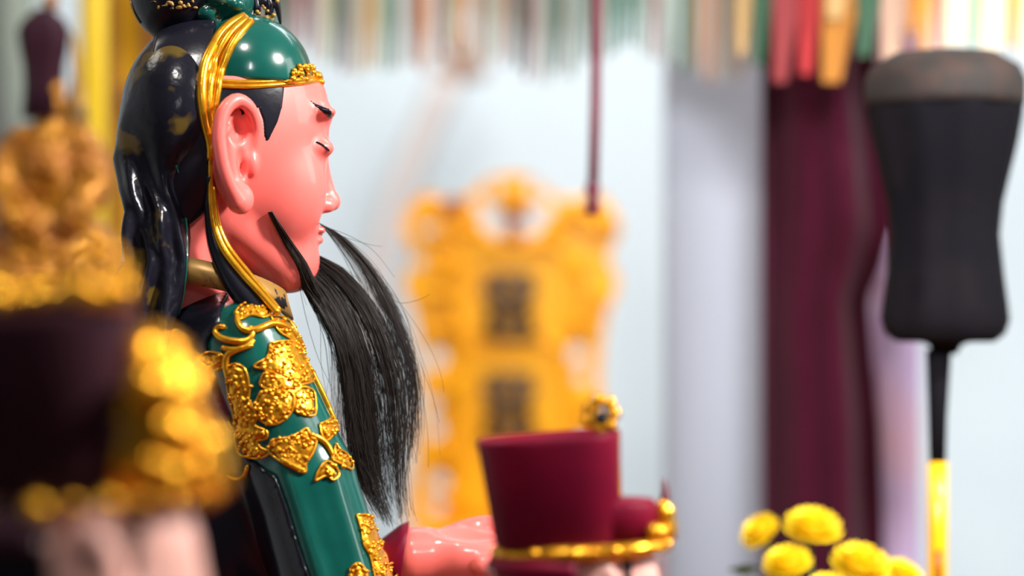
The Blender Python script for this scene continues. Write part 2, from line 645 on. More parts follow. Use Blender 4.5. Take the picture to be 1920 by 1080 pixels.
def veil_fn(p):
    d = ell(p, (335, 215, 5), (118, 165, 176))
    d = smin(d, ell(p, (345, 95, 10), (74, 62, 100)), 18)
    L = np.interp(p[1], VL[0], VL[1]); R = np.interp(p[1], VL[0], VL[2])
    cu, ru = (L + R) / 2, (R - L) / 2
    a = np.arctan2(p[2] - 10, (p[0] - cu) * 2)
    rr = 1 + (0.05 * np.sin(a * 9 + p[1] * 0.018) + 0.03 * np.sin(a * 17 - p[1] * 0.03)) * np.clip((p[1] - 240) / 160, 0, 1)
    k = (np.abs((p[0] - cu) / ru) ** 6 + np.abs((p[2] - 5) / np.interp(p[1], [150, 420, 700], [118, 166, 172])) ** 6) ** (1 / 6)
    col = (k - rr) * ru * 0.8
    col = smax(col, p[1] - 690, 10)
    col = smax(col, 190 - p[1], 60)
    d = smin(d, col, 30)
    d = smax(d, p[0] - 392, 6)
    return d


def bun_fn(p):
    d = ell(p, (330, -22, 15), (97, 100, 92))
    d = smin(d, ell(p, (300, -120, 15), (70, 50, 70)), 30)
    return d


def knot_fn(p):
    d = ell(p, (418, -2, 5), (52, 50, 56))
    for (u, v, w, r) in ((385, 22, -38, 22), (408, -6, -48, 24), (440, 8, -40, 20), (398, 40, -30, 18)):
        d = smin(d, ell(p, (u, v, w), (r, r * 0.8, r)), 8)
    return d


hairV, hairF = sdf_mesh(hair_fn, (285, 20, -180), (418, 540, 210), 4.0)
link_mesh('hair', hairV, hairF, 'black', statue, space=SP)
domeV, domeF = sdf_mesh(dome_fn, (290, 10, -150), (610, 165, 180), 4.0)
link_mesh('cap_dome', domeV, domeF, 'green', statue, space=SP)['label'] = 'glossy dark green cap dome'
veilV, veilF = sdf_mesh(sized(veil_fn, -70), (190, 20, -215), (412, 700, 210), 4.0)
veil = link_mesh('veil', veilV, veilF, 'veil', statue, space=SP)
veil['label'] = 'black lacquered veil with worn gold patches down the back of the head'
bunV, bunF = sdf_mesh(sized(bun_fn, -40), (215, -185, -100), (440, 95, 125), 5.0)
link_mesh('hat_roll', bunV, bunF, 'black', statue, space=SP)
knotV, knotF = sdf_mesh(sized(knot_fn, -50), (350, -60, -85), (485, 70, 75), 4.0)
link_mesh('cap_knot', knotV, knotF, 'green', statue, space=SP)['label'] = 'green cloth knot on top of the cap'
veilS = Surf((veilV, veilF))
bunS = Surf((bunV, bunF))
mb = MB()
mb.tube(veilS.path([(330, 310), (338, 345), (346, 400), (350, 440), (350, 475), (347, 520), (341, 560), (333, 592)], 40, 1.0, wg=-60, smooth=3), 2.2, 6)
mb.build('veil_edging', 'green', statue, SP)
mb = MB()
mb.tube(bunS.path([(244, -40), (242, 0), (244, 25), (253, 52)], 24, 1.0, wg=-20), 2.0, 6)
mb.build('hat_roll_edging', 'gold_old', statue, SP)
mb = MB()
for i in range(26):
    u, v = random.uniform(288, 368), random.uniform(-14, 16) + 4 * math.sin(i)
    p, n = bunS.hit(u, v)
    mb.ball(p, (random.uniform(3, 7), random.uniform(2, 5), 4))
mb.build('hat_roll_ornament', 'gold_old', statue, SP)

# black and gold crest standing on the cap
mb = MB()
for pts, r in (([(478, 44, 20), (482, 20, 20), (476, -20, 20)], [6, 8, 5]), ([(500, 46, 22), (505, 15, 22), (498, -30, 22)], [7, 9, 5]),
               ([(526, 46, 24), (522, 22, 24), (514, -10, 24), (505, -40, 24)], [2, 6, 8, 5]), ([(476, 10, 20), (500, 4, 22), (524, 14, 24)], [6, 8, 5])):
    c = catmull(pix(pts), 12)
    mb.tube(c, np.interp(np.linspace(0, 1, 12), np.linspace(0, 1, len(r)), r), 8)
crest = mb.build('crest', 'black', statue, SP)
crest['label'] = 'black and gold crest standing on the cap'
mb = MB()
for i in range(12):
    mb.ball(pix([(random.uniform(474, 520), random.uniform(-20, 40), random.uniform(8, 14))])[0], random.uniform(3, 5))
mb.ball((500, 34, 18), (12, 9, 8))
o = link_mesh('crest_bead', mb.v, mb.f, 'gold_old', None, space=SP)
o.data.transform(__import__('mathutils').Matrix.Translation(-statue.location)); o.parent = crest

headS = Surf((skinV, skinF), (domeV, domeF), (hairV, hairF), (veilV, veilF))
mb = MB()
mb.tube(headS.path([(408, 152), (450, 155), (500, 154), (550, 150), (590, 146), (606, 144)], 50, 2.0, wg=30), 5, 8)
mb.tube(headS.path([(408, 161), (450, 163), (500, 161), (550, 157), (590, 153), (609, 151)], 50, 2.0, wg=30), 5, 8)
mb.build('cap_band', 'gold', statue, SP)['label'] = 'gold double band round the cap'
mb = MB()
for i in range(46):
    u = random.uniform(545, 606); v = random.uniform(122 + max(0, (560 - u) * 1.0), 150)
    p, n = headS.hit(u, v, 30)
    mb.ball(p + n * 3, random.uniform(4, 6.5))
for f, l, v in ((200, 10, 140), (205, 22, 138), (206, 0, 135), (204, 34, 142), (198, 48, 140), (206, -14, 140)):
    mb.ball(head_uvw(f - 3, l, v), 10)
mb.build('cap_front_ornament', 'gold', statue, SP)

# gold strap round the cap and down in front of the ear side
mb = MB()
R1 = [(458, 34), (427, 50), (400, 84), (382, 125), (376, 165), (377, 200), (384, 235), (392, 265), (396, 300)]
R2 = [(462, 38), (435, 60), (412, 95), (397, 130), (391, 165), (390, 200), (393, 235), (397, 270)]
R3 = [(470, 42), (446, 68), (425, 105), (413, 140), (408, 165), (404, 192), (400, 215), (397, 240)]
plate(mb, headS, R1 + R3[::-1], 3.0, 2.0, 8)
for R, r in ((R1, 9.5), (R2, 9), (R3, 8)):
    c = headS.path(R, 44, 3.0, smooth=8)
    mb.tube(c, [r * (1 - 0.35 * max(0, i - 26) / 18) for i in range(44)], 8)
mb.build('cap_strap', 'gold', statue, SP)['label'] = 'ribbed gold strap framing the cap'


def strap_path(pts2, ws, n):
    c = catmull(pix([(u, v, w) for (u, v), w in zip(pts2, ws)]), n)
    for q in c:
        hit = headS.b.ray_cast(Vector((q[0], q[1], -2000)), Vector((0, 0, 1)))[0]
        if hit is not None:
            q[2] = min(q[2], hit[2] - 2)
    for _ in range(4):
        c[1:-1, 2] = (c[:-2, 2] + 2 * c[1:-1, 2] + c[2:, 2]) / 4
    return c


S1 = [(396, 285), (395, 340), (397, 390), (404, 430), (421, 470), (456, 515), (490, 552), (522, 588)]
SW = [-128, -128, -128, -130, -134, -142, -150, -160]
mb = MB()
mb.tube(strap_path(S1, SW, 50), np.interp(np.linspace(0, 1, 50), [0, 0.3, 0.5, 1], [4, 6, 8, 7]), 8)
S2 = [(401, 350), (405, 395), (412, 430), (430, 467), (464, 510), (497, 549), (524, 582)]
mb.tube(strap_path(S2, [-126, -126, -128, -132, -140, -148, -157], 44), np.interp(np.linspace(0, 1, 44), [0, 0.3, 1], [3.5, 6, 5]), 8)
mb.build('chin_strap', 'gold', statue, SP)['label'] = 'gold strap hanging from the cap past the jaw'
mb = MB()
mb.tube(strap_path([(393, 330), (392, 390), (397, 435), (410, 478), (436, 525), (462, 560), (490, 590)],
                   [-118, -118, -120, -122, -130, -136, -140], 40), np.interp(np.linspace(0, 1, 40), [0, 0.3, 0.7, 1], [5, 10, 20, 24]), 8)
mb.build('strap_backing', 'black', statue, SP)

# collar
NC = 64
V_, F_ = [], []
for i in range(NC):
    t = 2 * math.pi * i / NC
    for dv, dr in ((-24, -8), (-24, 0), (24, 14), (24, 4)):
        f = 8 + (132 + dr) * math.cos(t); l = (122 + dr) * math.sin(t)
        V_.append(head_uvw(f, l, 542 + 38 * math.cos(t) + dv - 12 * abs(math.sin(t))))
for i in range(NC):
    for k in range(4):
        a, b = i * 4 + k, i * 4 + (k + 1) % 4
        c, d = ((i + 1) % NC) * 4 + (k + 1) % 4, ((i + 1) % NC) * 4 + k
        F_.append((a, b, c, d))
link_mesh('collar', V_, F_, 'gold_old', statue, space=SP, recalc=True)['label'] = 'tarnished gold brocade collar'


# robe
def robe_fn(p):
    d = cap(p, (458, 655, -115), (568, 900, -120), 92, 96)
    d = smin(d, cap(p, (568, 900, -120), (660, 1200, -130), 96, 105), 10)
    # broad facets and the two raised folds along the sleeve
    d = smin(d, cap(p, (540, 870, -205), (640, 1180, -222), 12, 16), 22)
    d = smin(d, cap(p, (622, 880, -190), (706, 1180, -205), 10, 15), 20)
    d = smax(d, -cap(p, (590, 905, -246), (676, 1180, -258), 22, 26), 14)
    d = smin(d, ell(p, (432, 655, -70), (112, 82, 95)), 40)
    d = smin(d, ell(p, (396, 668, 20), (132, 130, 128)), 50)
    d = smin(d, ell(p, (368, 612, -35), (78, 52, 84)), 24)
    d = smin(d, ell(p, (390, 960, 20), (150, 340, 150)), 60)
    d = smin(d, ell(p, (335, 690, 145), (95, 100, 90)), 50)
    d = smin(d, cap(p, (335, 700, 150), (430, 1100, 190), 85, 75), 40)     # far upper arm
    d = smin(d, cap(p, (430, 1130, 190), (676, 1100, 190), 75, 56), 40)    # far sleeve
    d = smin(d, cap(p, (655, 1200, -130), (760, 1400, -90), 105, 90), 40)  # near forearm, lowered
    d = smin(d, ell(p, (560, 1480, 10), (300, 190, 240)), 80)              # lap and knees
    d = smin(d, cap(p, (700, 1520, -110), (720, 1950, -110), 120, 150), 60)
    d = smin(d, cap(p, (700, 1520, 110), (720, 1950, 110), 120, 150), 60)
    d = smin(d, ell(p, (480, 1800, 0), (290, 330, 240)), 80)
    return smax(d, p[1] - 1985, 10)


robe_px = robe_fn
robe_fn = sized(robe_px, -140)
robV, robF = sdf_mesh(robe_fn, (160, 520, -330), (900, 1240, 320), 6.0)
rob2V, rob2F = sdf_mesh(lambda p: smax(robe_fn(p), 1225 - p[1], 2), (100, 1215, -330), (920, 1995, 330), 14.0)
link_mesh('robe', robV, robF, 'green', statue, space=SP)['label'] = 'glossy green robe sleeve and shoulder'
link_mesh('robe_skirt', rob2V, rob2F, 'green_dark', statue, space=SP)
robS = Surf((robV, robF))


# black layer over the back of the sleeve
def black_layer_fn(p):
    d = robe_fn(p) - 7
    g = 1 - 170 * K
    edge = 960 + g * (-960) + g * np.interp(540 + (p[1] - 540) / g, [560, 600, 640, 700, 760, 860, 890, 950, 1020, 1080, 1240], [415, 415, 392, 398, 420, 470, 522, 545, 566, 588, 640])
    d = smax(d, (p[0] - edge) * 0.95, 6)
    d = smax(d, p[1] - 1230, 4)
    return smax(d, -(robe_fn(p) + 14), 3)


manV, manF = sdf_mesh(black_layer_fn, (160, 530, -340), (700, 1245, 330), 6.0)
link_mesh('black_layer', manV, manF, 'black', statue, space=SP)['label'] = 'black layer over the back of the green sleeve'
mb = MB()
manS = Surf((manV, manF))
coatS = Surf((robV, robF), (manV, manF))

# pedestal below
mb = MB(); vb = SP.v_of_z(ZA)
mb.box((150, 1975, -300), (930, vb, 300))
mb.build('pedestal', 'redwood', statue, SP, smooth=False)


# gold relief on the sleeve
def relief(name, plates=(), strokes=(), dots=0.014, rdot=(2.6, 5.2), h=4.5, label=None):
    m = MB()
    for poly in plates:
        plate(m, coatS, poly, h, 3, 8, jit=1.6)
        us = [p[0] for p in poly]; vs2 = [p[1] for p in poly]
        n = int((max(us) - min(us)) * (max(vs2) - min(vs2)) * dots)
        for _ in range(n):
            q = (random.uniform(min(us), max(us)), random.uniform(min(vs2), max(vs2)))
            if inside(q, poly):
                p, nn = coatS.hit(*q)
                r = random.uniform(*rdot)
                if random.random() < 0.35:
                    a = random.uniform(0, 6.28); L = random.uniform(5, 10)
                    p2, n2 = coatS.hit(q[0] + L * math.cos(a), q[1] + L * math.sin(a))
                    m.tube([p + nn * h, (p + p2) / 2 + nn * (h + 2), p2 + n2 * h], [r * 0.5, r * 0.7, r * 0.4], 6)
                else:
                    m.ball(p + nn * h, (r, r, r))
        rimp = [(u, v) for u, v in poly] + [poly[0]]
        c = []
        for u, v in catmull(rimp, max(12, int(len(poly) * 5))):
            p, nn = coatS.hit(u, v); c.append(p + nn * h * 0.55)
        m.tube(c, 2.4, 6)
    for pts, r in strokes:
        n = max(8, int(sum(math.dist(pts[i], pts[i + 1]) for i in range(len(pts) - 1)) / 5))
        c = coatS.path(pts, n, r * 0.55, smooth=2)
        m.tube(c, [r * (0.6 + 0.4 * math.sin(math.pi * min(1, max(0, (i + 2) / (n + 3))))) for i in range(n)], 8)
        m.ball(c[0], r * 0.8); m.ball(c[-1], r * 0.7)
    o = m.build(name, 'gold', statue, SP)
    if label:
        o['label'] = label
    return o


relief('scroll_relief', plates=[[(440, 588), (452, 574), (474, 568), (498, 574), (506, 588), (494, 596), (470, 592), (450, 600)]],
       strokes=[([(444, 590), (446, 606), (458, 620), (482, 619), (508, 608), (532, 614), (552, 632), (566, 650)], 7),
                ([(420, 614), (410, 613), (404, 624), (414, 634), (436, 640), (462, 640), (474, 628), (470, 616)], 6.5),
                ([(420, 652), (440, 656), (462, 650), (474, 640)], 6),
                ([(470, 648), (446, 655), (428, 664), (424, 684), (430, 712)], 6.5)], label='gold cloud scroll relief')
relief('leaf_relief', plates=[[(372, 670), (392, 660), (416, 664), (424, 680), (412, 692), (394, 690)]])
relief('dragon_relief', plates=[[(425, 690), (441, 682), (460, 693), (468, 728), (468, 752), (488, 770), (478, 796), (500, 808), (500, 822), (484, 826),
                                 (488, 838), (506, 848), (490, 858), (456, 854), (444, 830), (440, 780), (430, 740)]], label='gold dragon relief down the sleeve')
relief('edge_relief', plates=[[(506, 592), (524, 594), (545, 604), (562, 622), (574, 646), (560, 652), (540, 634), (520, 620)]],
       strokes=[([(550, 600), (560, 615), (572, 635)], 4)])
relief('flower_relief', plates=[[(506, 644), (530, 640), (574, 644), (582, 662), (578, 682), (592, 700), (584, 716), (560, 722), (545, 716), (500, 694), (476, 686), (500, 670)],
                                [(496, 698), (520, 700), (552, 712), (562, 726), (550, 734), (520, 732), (490, 724), (490, 708)]], label='large gold flower relief')
relief('petal_relief', plates=[[(488, 736), (510, 726), (534, 728), (550, 744), (548, 768), (532, 788), (508, 796), (488, 786), (478, 764)]])
relief('petal_relief', plates=[[(550, 732), (568, 726), (586, 734), (591, 758), (588, 779), (566, 777), (551, 766)]])
relief('vine_relief', strokes=[([(588, 690), (598, 710), (606, 730), (612, 748), (620, 770), (634, 786)], 6), ([(610, 742), (618, 762), (634, 770), (636, 790)], 5)],
       plates=[[(598, 796), (614, 788), (630, 776), (638, 796), (626, 812), (612, 826), (602, 816)]])
relief('bat_relief', plates=[[(510, 824), (540, 820), (560, 812), (574, 803), (582, 818), (592, 826), (586, 850), (574, 868), (572, 886), (552, 880), (528, 866), (506, 846)]],
       strokes=[([(584, 816), (600, 824), (612, 836), (622, 856)], 6), ([(530, 862), (548, 874), (570, 884)], 6)])
relief('leaf_relief', plates=[[(590, 902), (598, 880), (612, 866), (626, 874), (634, 890), (624, 900), (612, 892)]])
relief('leaf_relief', plates=[[(620, 862), (630, 846), (644, 848), (658, 866), (658, 880), (640, 872)], [(628, 832), (636, 846), (630, 856), (626, 846)]])
relief('curl_relief', strokes=[([(430, 893), (448, 898), (462, 890), (466, 874)], 5)])
relief('cuff_relief', plates=[[(667, 966), (690, 966), (706, 984), (714, 1010), (734, 1040), (744, 1076), (742, 1100), (708, 1100), (692, 1044), (680, 1022), (676, 998)]],
       label='dense gold relief on the lower sleeve')
relief('leaf_relief', plates=[[(656, 1066), (670, 1056), (684, 1070), (690, 1100), (664, 1100)]])
mb = MB()
mb.tube(robS.path([(352, 574), (372, 566), (396, 556), (420, 552)], 16, 1.0), [2, 4, 5, 5, 5, 5, 5, 5, 5, 4, 4, 4, 3, 3, 2, 2], 6)
mb.build('shoulder_piping', 'gold_old', statue, SP)


# the outstretched far hand and its cuff
def hand_fn(p):
    d = cap(p, (775, 1046, 195), (845, 1040, 200), 58, 52)
    d = smin(d, ell(p, (890, 1040, 205), (80, 50, 62)), 30)
    d = smax(d, -ell(p, (890, 986, 188), (80, 34, 44)), 16)
    d = smin(d, chain(p, [(840, 1020, 256), (890, 1000, 268), (950, 988, 262)], [28, 24, 18]), 14)
    for i, (w, L, r) in enumerate(((152, 92, 18), (182, 108, 19), (212, 104, 19), (240, 84, 17))):
        d = smin(d, chain(p, [(905, 1054, w), (955, 1050, w - 2), (990, 1032, w), (935 + L, 1008, w + 2)], [r + 4, r, r - 2, r - 5]), 5)
    return d


hV, hF = sdf_mesh(sized(hand_fn, 195), (705, 930, 120), (1075, 1115, 300), 4.5)
link_mesh('hand', hV, hF, 'skin', statue, space=SP)['label'] = 'outstretched pink hand with the palm up'
V_, F_ = [], []
nn = 36
for ring, (u, v, r) in enumerate(((686, 1075, 58), (740, 1044, 70), (757, 1040, 74), (757, 1040, 64), (742, 1044, 58))):
    for k in range(nn):
        t = 2 * math.pi * k / nn
        V_.append((u - 10 * math.sin(t), v + r * math.sin(t) * (1.0 if math.sin(t) > 0 else 0.86), 192 + r * math.cos(t)))
for i in range(4):
    for k in range(nn):
        a, b = i * nn + k, i * nn + (k + 1) % nn
        F_.append((a, b, b + nn, a + nn))
V_ = pix(V_)
link_mesh('sleeve_cuff', V_, F_, 'burgundy', statue, space=SP, recalc=True)['label'] = 'burgundy inner cuff'


# beard and moustache
def strands(name, guides, n, clumps, r0, r1, spread, jitter, seg=22, wspread=26, tmin=0.75, parent=statue, stray=0.04, skew=1.0):
    G = np.array([catmull(pix(g), seg) for g in guides])           # guide, point, 3
    VV, FF = [], []
    cc = rng.random(clumps)
    ang = np.array([0, 2.094, 4.188])
    s = np.linspace(0, 1, seg)
    base = 0
    for i in range(n):
        c = cc[rng.integers(clumps)]
        x = np.clip(c + rng.normal(0, spread), 0, 1) ** skew * (len(G) - 1)
        a = min(int(x), len(G) - 2); fr = x - a
        P = G[a] * (1 - fr) + G[a + 1] * fr
        L = rng.uniform(tmin, 1.0)
        P = np.stack([np.interp(s * L, s, P[:, j]) for j in range(3)], 1)
        amp = jitter * (4 if rng.random() < stray else 1)
        ph = rng.uniform(0, 6.28, 3)
        fq = rng.uniform(2, 5)
        P[:, 0] += amp * s * (np.sin(s * fq + ph[0]) + rng.normal(0, 0.6))
        P[:, 1] += amp * 0.4 * s * np.sin(s * fq + ph[1])
        P[:, 2] += wspread * rng.normal(0, 0.5) * np.minimum(1, s * 2 + 0.25) + amp * s * np.sin(s * fq + ph[2])
        T = np.gradient(P, axis=0); T /= np.linalg.norm(T, axis=1)[:, None]
        A = np.cross(T, (0.3, 0.2, 1.0)); A /= np.linalg.norm(A, axis=1)[:, None]
        B = np.cross(T, A)
        R = (r0 + (r1 - r0) * s) * rng.uniform(0.75, 1.25)
        ring = P[:, None, :] + R[:, None, None] * (np.cos(ang)[None, :, None] * A[:, None, :] + np.sin(ang)[None, :, None] * B[:, None, :])
        VV.append(ring.reshape(-1, 3))
        idx = base + np.arange((seg - 1) * 3).reshape(seg - 1, 3)
        nx = np.roll(idx, -1, axis=1)
        FF.append(np.stack([idx, nx, nx + 3, idx + 3], -1).reshape(-1, 4))
        base += seg * 3
    o = link_mesh(name, np.concatenate(VV), np.concatenate(FF).tolist(), 'hair', parent, space=SP)
    o['kind'] = 'stuff'
    return o


chin_guides = [
    [(556, 520, 30), (575, 545, 30), (606, 590, 40), (636, 650, 60), (652, 730, 70), (660, 820, 75), (676, 900, 80), (716, 972, 85)],
    [(566, 512, 50), (600, 552, 55), (636, 610, 65), (658, 690, 75), (670, 780, 80), (684, 870, 85), (704, 930, 90), (728, 985, 92)],
    [(580, 500, 60), (620, 540, 70), (662, 610, 80), (690, 700, 88), (704, 800, 90), (712, 880, 92), (722, 940, 95), (738, 990, 95)],
    [(590, 488, 66), (636, 520, 75), (690, 590, 86), (724, 690, 92), (736, 790, 95), (740, 880, 96), (744, 940, 96), (752, 985, 96)],
    [(596, 478, 70), (650, 510, 80), (712, 590, 90), (752, 690, 95), (762, 780, 95), (760, 860, 95), (758, 920, 95), (766, 975, 95)]]
strands('beard', chin_guides, 1150, 34, 0.5, 0.28, 0.05, 7, tmin=0.66, wspread=40, stray=0.14, skew=1.5)['label'] = 'long black hair beard falling from the chin'
core = [[(x - 6 + 3 * random.random(), y, w + 6) for x, y, w in chin_guides[0][:7]], [(x - 8, y, w + 6) for x, y, w in chin_guides[1][:7]], [(x - 12, y, w + 8) for x, y, w in chin_guides[2][:6]]]
strands('beard', core, 900, 22, 0.55, 0.3, 0.06, 6, tmin=0.6, wspread=34, stray=0.08)
must = [
    [(598, 418, 72), (614, 436, 76), (640, 470, 82), (676, 530, 88), (712, 620, 92), (742, 720, 95), (752, 800, 95)],
    [(602, 420, 74), (622, 434, 78), (658, 468, 84), (700, 524, 90), (740, 606, 94), (768, 700, 96), (772, 800, 96), (766, 880, 96)],
    [(605, 422, 76), (632, 436, 80), (676, 474, 88), (722, 536, 94), (758, 620, 96), (782, 710, 97), (784, 790, 97), (776, 850, 97)]]
strands('moustache', must, 250, 16, 0.48, 0.26, 0.05, 7, tmin=0.55, wspread=24, stray=0.12)
near = [
    [(503, 398, -62), (514, 420, -58), (534, 456, -40), (556, 492, -16), (566, 520, 10), (580, 560, 25), (606, 610, 40), (640, 680, 60)],
    [(510, 397, -62), (526, 424, -56), (552, 462, -36), (576, 500, -10), (588, 530, 15), (612, 570, 35), (640, 620, 55), (660, 690, 70)]]
nearP = []
for g in near:
    q = []
    for i, (u, v, w) in enumerate(g):
        if i < 4:
            p, n_ = skinS.hit(u, v); w = p[2] - 3 - (3 if i else 0)
        q.append((u, v, w))
    nearP.append(q)
strands('moustache', nearP, 340, 10, 0.85, 0.3, 0.12, 3.0, tmin=0.4, wspread=6)['label'] = 'dark whisker lock rooted on the cheek'
stray = [[(600, 420, 74), (640, 442, 78), (690, 458, 80), (716, 462, 80)], [(604, 424, 74), (650, 440, 78), (700, 470, 80), (740, 520, 80)],
         [(720, 550, 90), (750, 568, 90), (785, 562, 90), (806, 552, 90)], [(560, 530, 30), (575, 600, 30), (600, 680, 36), (640, 760, 45)],
         [(566, 540, 30), (598, 600, 34), (602, 680, 36), (612, 740, 45)]]
mb = MB()
for g in stray:
    mb.tube(catmull(pix(g), 18), np.linspace(0.6, 0.3, 18), 3)
mb.build('stray_hair', 'hair', statue, SP)['kind'] = 'stuff'


# ================================================================== attendant statues in official's caps
def attendant(D, scale, origin, label, hat, tall_front, group=None):
    sp = Space(D, scale=scale, origin=origin)
    vb_ = sp.v_of_z(ZA)
    base = sp.at(1090, vb_, 0)
    t = thing('attendant_statue', label, 'statue', base)
    # cap block: rounded, widening upwards, tilted crown
    nn_ = 48
    V_, F_ = [], []
    prof = [(1022, 1.0, 0.97), (1016, 1.0, 1.0), (830, 1.0, 1.12), (818, 1.0, 1.13), (815, 1.0, 1.10), (826, 0, 1.06), (845, 0, 0.95)]
    for i, (v, _, k) in enumerate(prof):
        for j in range(nn_):
            a = 2 * math.pi * j / nn_
            ca, sa = math.cos(a), math.sin(a)
            x = math.copysign(abs(ca) ** 0.7, ca); y = math.copysign(abs(sa) ** 0.7, sa)
            cu = 1046 - (1020 - v) * 0.088
            vv = v - (x * 10 if i >= 2 else 0)
            V_.append((cu + x * 119 * k, vv, y * 95 * k))
    for i in range(len(prof) - 1):
        for j in range(nn_):
            a, b = i * nn_ + j, i * nn_ + (j + 1) % nn_
            F_.append((a, b, b + nn_, a + nn_))
    F_.append(tuple(range(nn_))[::-1]); F_.append(tuple((len(prof) - 1) * nn_ + j for j in range(nn_)))
    c = link_mesh('cap_crown', V_, F_, hat, t, space=sp, recalc=True)
    # lower front step
    m = MB()
    st = []
    for v, k in ((1020, 1.0), (945, 1.0), (935, 0.94)):
        for j in range(33):
            a = -math.pi / 2 + math.pi * j / 32
            st.append((1120 + 112 * k * math.cos(a) ** 0.8 if abs(math.cos(a)) > 1e-6 else 1120, v, 70 * k * math.sin(a)))
    fs = []
    for i in range(2):
        for j in range(32):
            fs.append((i * 33 + j, i * 33 + j + 1, (i + 1) * 33 + j + 1, (i + 1) * 33 + j))
    fs += [tuple(66 + j for j in range(33)), tuple(range(33))[::-1], (0, 33, 66, 98, 65, 32)]
    m.add(st, fs)
    m.build('cap_front', hat, t, sp)
    # gold rim at the brow
    m = MB()
    ring = []
    for j in range(49):
        a = 2 * math.pi * j / 48
        ring.append((1092 + 154 * math.cos(a), 1028 - 8 * math.cos(a), 100 * math.sin(a)))
    m.tube(ring, 15, 8, cap=False)
    if not tall_front:
        m.build('cap_rim', 'gold', t, sp)
    for j in range(26):
        a = 2 * math.pi * j / 26
        if tall_front and math.cos(a) < -0.35:
            continue
        m = MB(); m.ball((1092 + 160 * math.cos(a), 1026 - 8 * math.cos(a), 107 * math.sin(a)), 13 if j % 2 else 9, 10, 8)
        m.build('rim_bead', 'gold', t, sp)
    # front ornament
    m = MB()
    h = 150 if tall_front else 60
    m.tube(catmull([(1240, 1015, 0), (1250, 985, 0), (1244, 950, 0), (1246, 935, 0)], 14), [14, 18, 22, 24, 22, 20, 18, 18, 20, 20, 18, 15, 10, 6], 10)
    for k in range(5):
        a = (k - 2) * 0.5
        m.ball((1238 - 30 * (1 - math.cos(a)), 1000 - 4 * abs(k - 2), 60 * math.sin(a)), 17, 10, 8)
    if tall_front:
        for k in range(46):
            v = random.uniform(860, 1005); a = random.uniform(-1.3, 1.3)
            rr = np.interp(v, [850, 900, 1010], [22, 66, 86])
            m.ball((1165 + rr * math.cos(a), v, 78 * math.sin(a)), random.uniform(12, 24), 10, 8)
        m.lathe([(10, -170), (40, -150), (62, -100), (72, -40), (80, 20)], (1180, 1000, 0), 20)
    m.build('front_ornament', 'gold', t, sp)
    m = MB()
    m.tube(catmull([(1247, 940, 0), (1248, 918, 0), (1245, 898, 0)], 8), np.linspace(9, 2, 8), 8)
    m.build('ornament_tip', 'burgundy', t, sp)
    # knob on top
    m = MB()
    for k in range(7):
        a = 2 * math.pi * k / 7
        m.ball((1124 + 25 * math.cos(a), 774 + 25 * math.sin(a), -40), 14, 10, 8)
    m.tube([(1124, 812, -40), (1124, 790, -40)], [16, 12], 10)
    kn = m.build('top_knob', 'gold', t, sp)
    m = MB(); m.ball((1126, 780, -52), 14, 10, 8)
    m.build('knob_gem', 'black', t, sp)
    if tall_front:                                 # gilt crest along the crown
        m = MB()
        for k in range(14):
            m.ball((930 + k * 17, 806 - 3 * (k % 3) - k * 0.8, -70 + 10 * math.sin(k)), 16 + 5 * (k % 2), 10, 8)
        m.build('crown_trim', 'gold', t, sp)
    # beads on the band below
    for j in range(14):
        a = math.pi * (0.1 + j / 9)
        m = MB(); m.ball((1045 + 125 * math.cos(a), 1066, -100 * math.sin(a)), 10, 8, 6)
        m.build('band_bead', 'pearl', t, sp)

    # head
    def hf(p):
        s_ = [p[0], p[1], np.abs(p[2])]
        d = ell(p, (1105, 1100, 0), (132, 130, 92))
        d = smin(d, ell(p, (1150, 1190, 0), (92, 110, 74)), 40)
        d = smin(d, ell(p, (1190, 1270, 0), (42, 38, 44)), 30)
        d = smin(d, cap(p, (1222, 1120, 0), (1252, 1185, 0), 12, 18), 16)
        d = smin(d, cap(p, (1085, 1200, 0), (1070, 1400, 0), 62, 75), 25)
        d = smin(d, ell(s_, (1150, 1165, 62), (52, 48, 34)), 24)
        e = ell(s_, (1126, 1110, 92), (36, 70, 16))
        e = smax(e, -ell(s_, (1130, 1100, 108), (18, 36, 12)), 6)
        d = smin(d, e, 8)
        d = smin(d, ell(p, (1232, 1225, 0), (12, 26, 9)), 8)
        return smax(d, 1030 - p[1], 4)
    V1, F1 = sdf_mesh(hf, (950, 1020, -130), (1300, 1420, 130), 7.0)
    link_mesh('head', V1, F1, 'skin_pale', t, space=sp)
    S_ = Surf((V1, F1), persp=False)
    m = MB()
    plate(m, S_, [(1160, 1040), (1184, 1040), (1180, 1090), (1172, 1130), (1166, 1090)], 2, 1, 12)
    m.build('sideburn', 'black', t, sp)

    def bh(p):
        d = ell(p, (1055, 1130, 0), (128, 150, 102))
        return smax(smax(d, p[0] - 1085, 6), 1040 - p[1], 4)
    V1, F1 = sdf_mesh(bh, (910, 1030, -120), (1100, 1300, 120), 8.0)
    link_mesh('hair', V1, F1, 'black', t, space=sp)
    m = MB()
    bnd = [(1046 + 112 * math.cos(2 * math.pi * j / 48), 1060, 100 * math.sin(2 * math.pi * j / 48)) for j in range(49)]
    m.tube([b_ for b_ in bnd if b_[0] < 1088][0:1] + [b_ for b_ in bnd if b_[0] < 1088], 22, 8)
    m.build('cap_band', hat, t, sp)
    # robe, arms and base
    bot = vb_ - 60

    def rf(p):
        s_ = [p[0], p[1], np.abs(p[2])]
        d = ell(p, (1070, 1420, 0), (125, 90, 165))
        d = smin(d, cap(p, (1070, 1450, 0), (1080, bot - 100, 0), 140, 185), 60)
        d = smin(d, chain(s_, [(1070, 1410, 150), (1080, 1600, 190), (1190, 1660, 120), (1240, 1640, 40)], [62, 62, 55, 48]), 40)
        return smax(d, p[1] - bot - 10, 8)
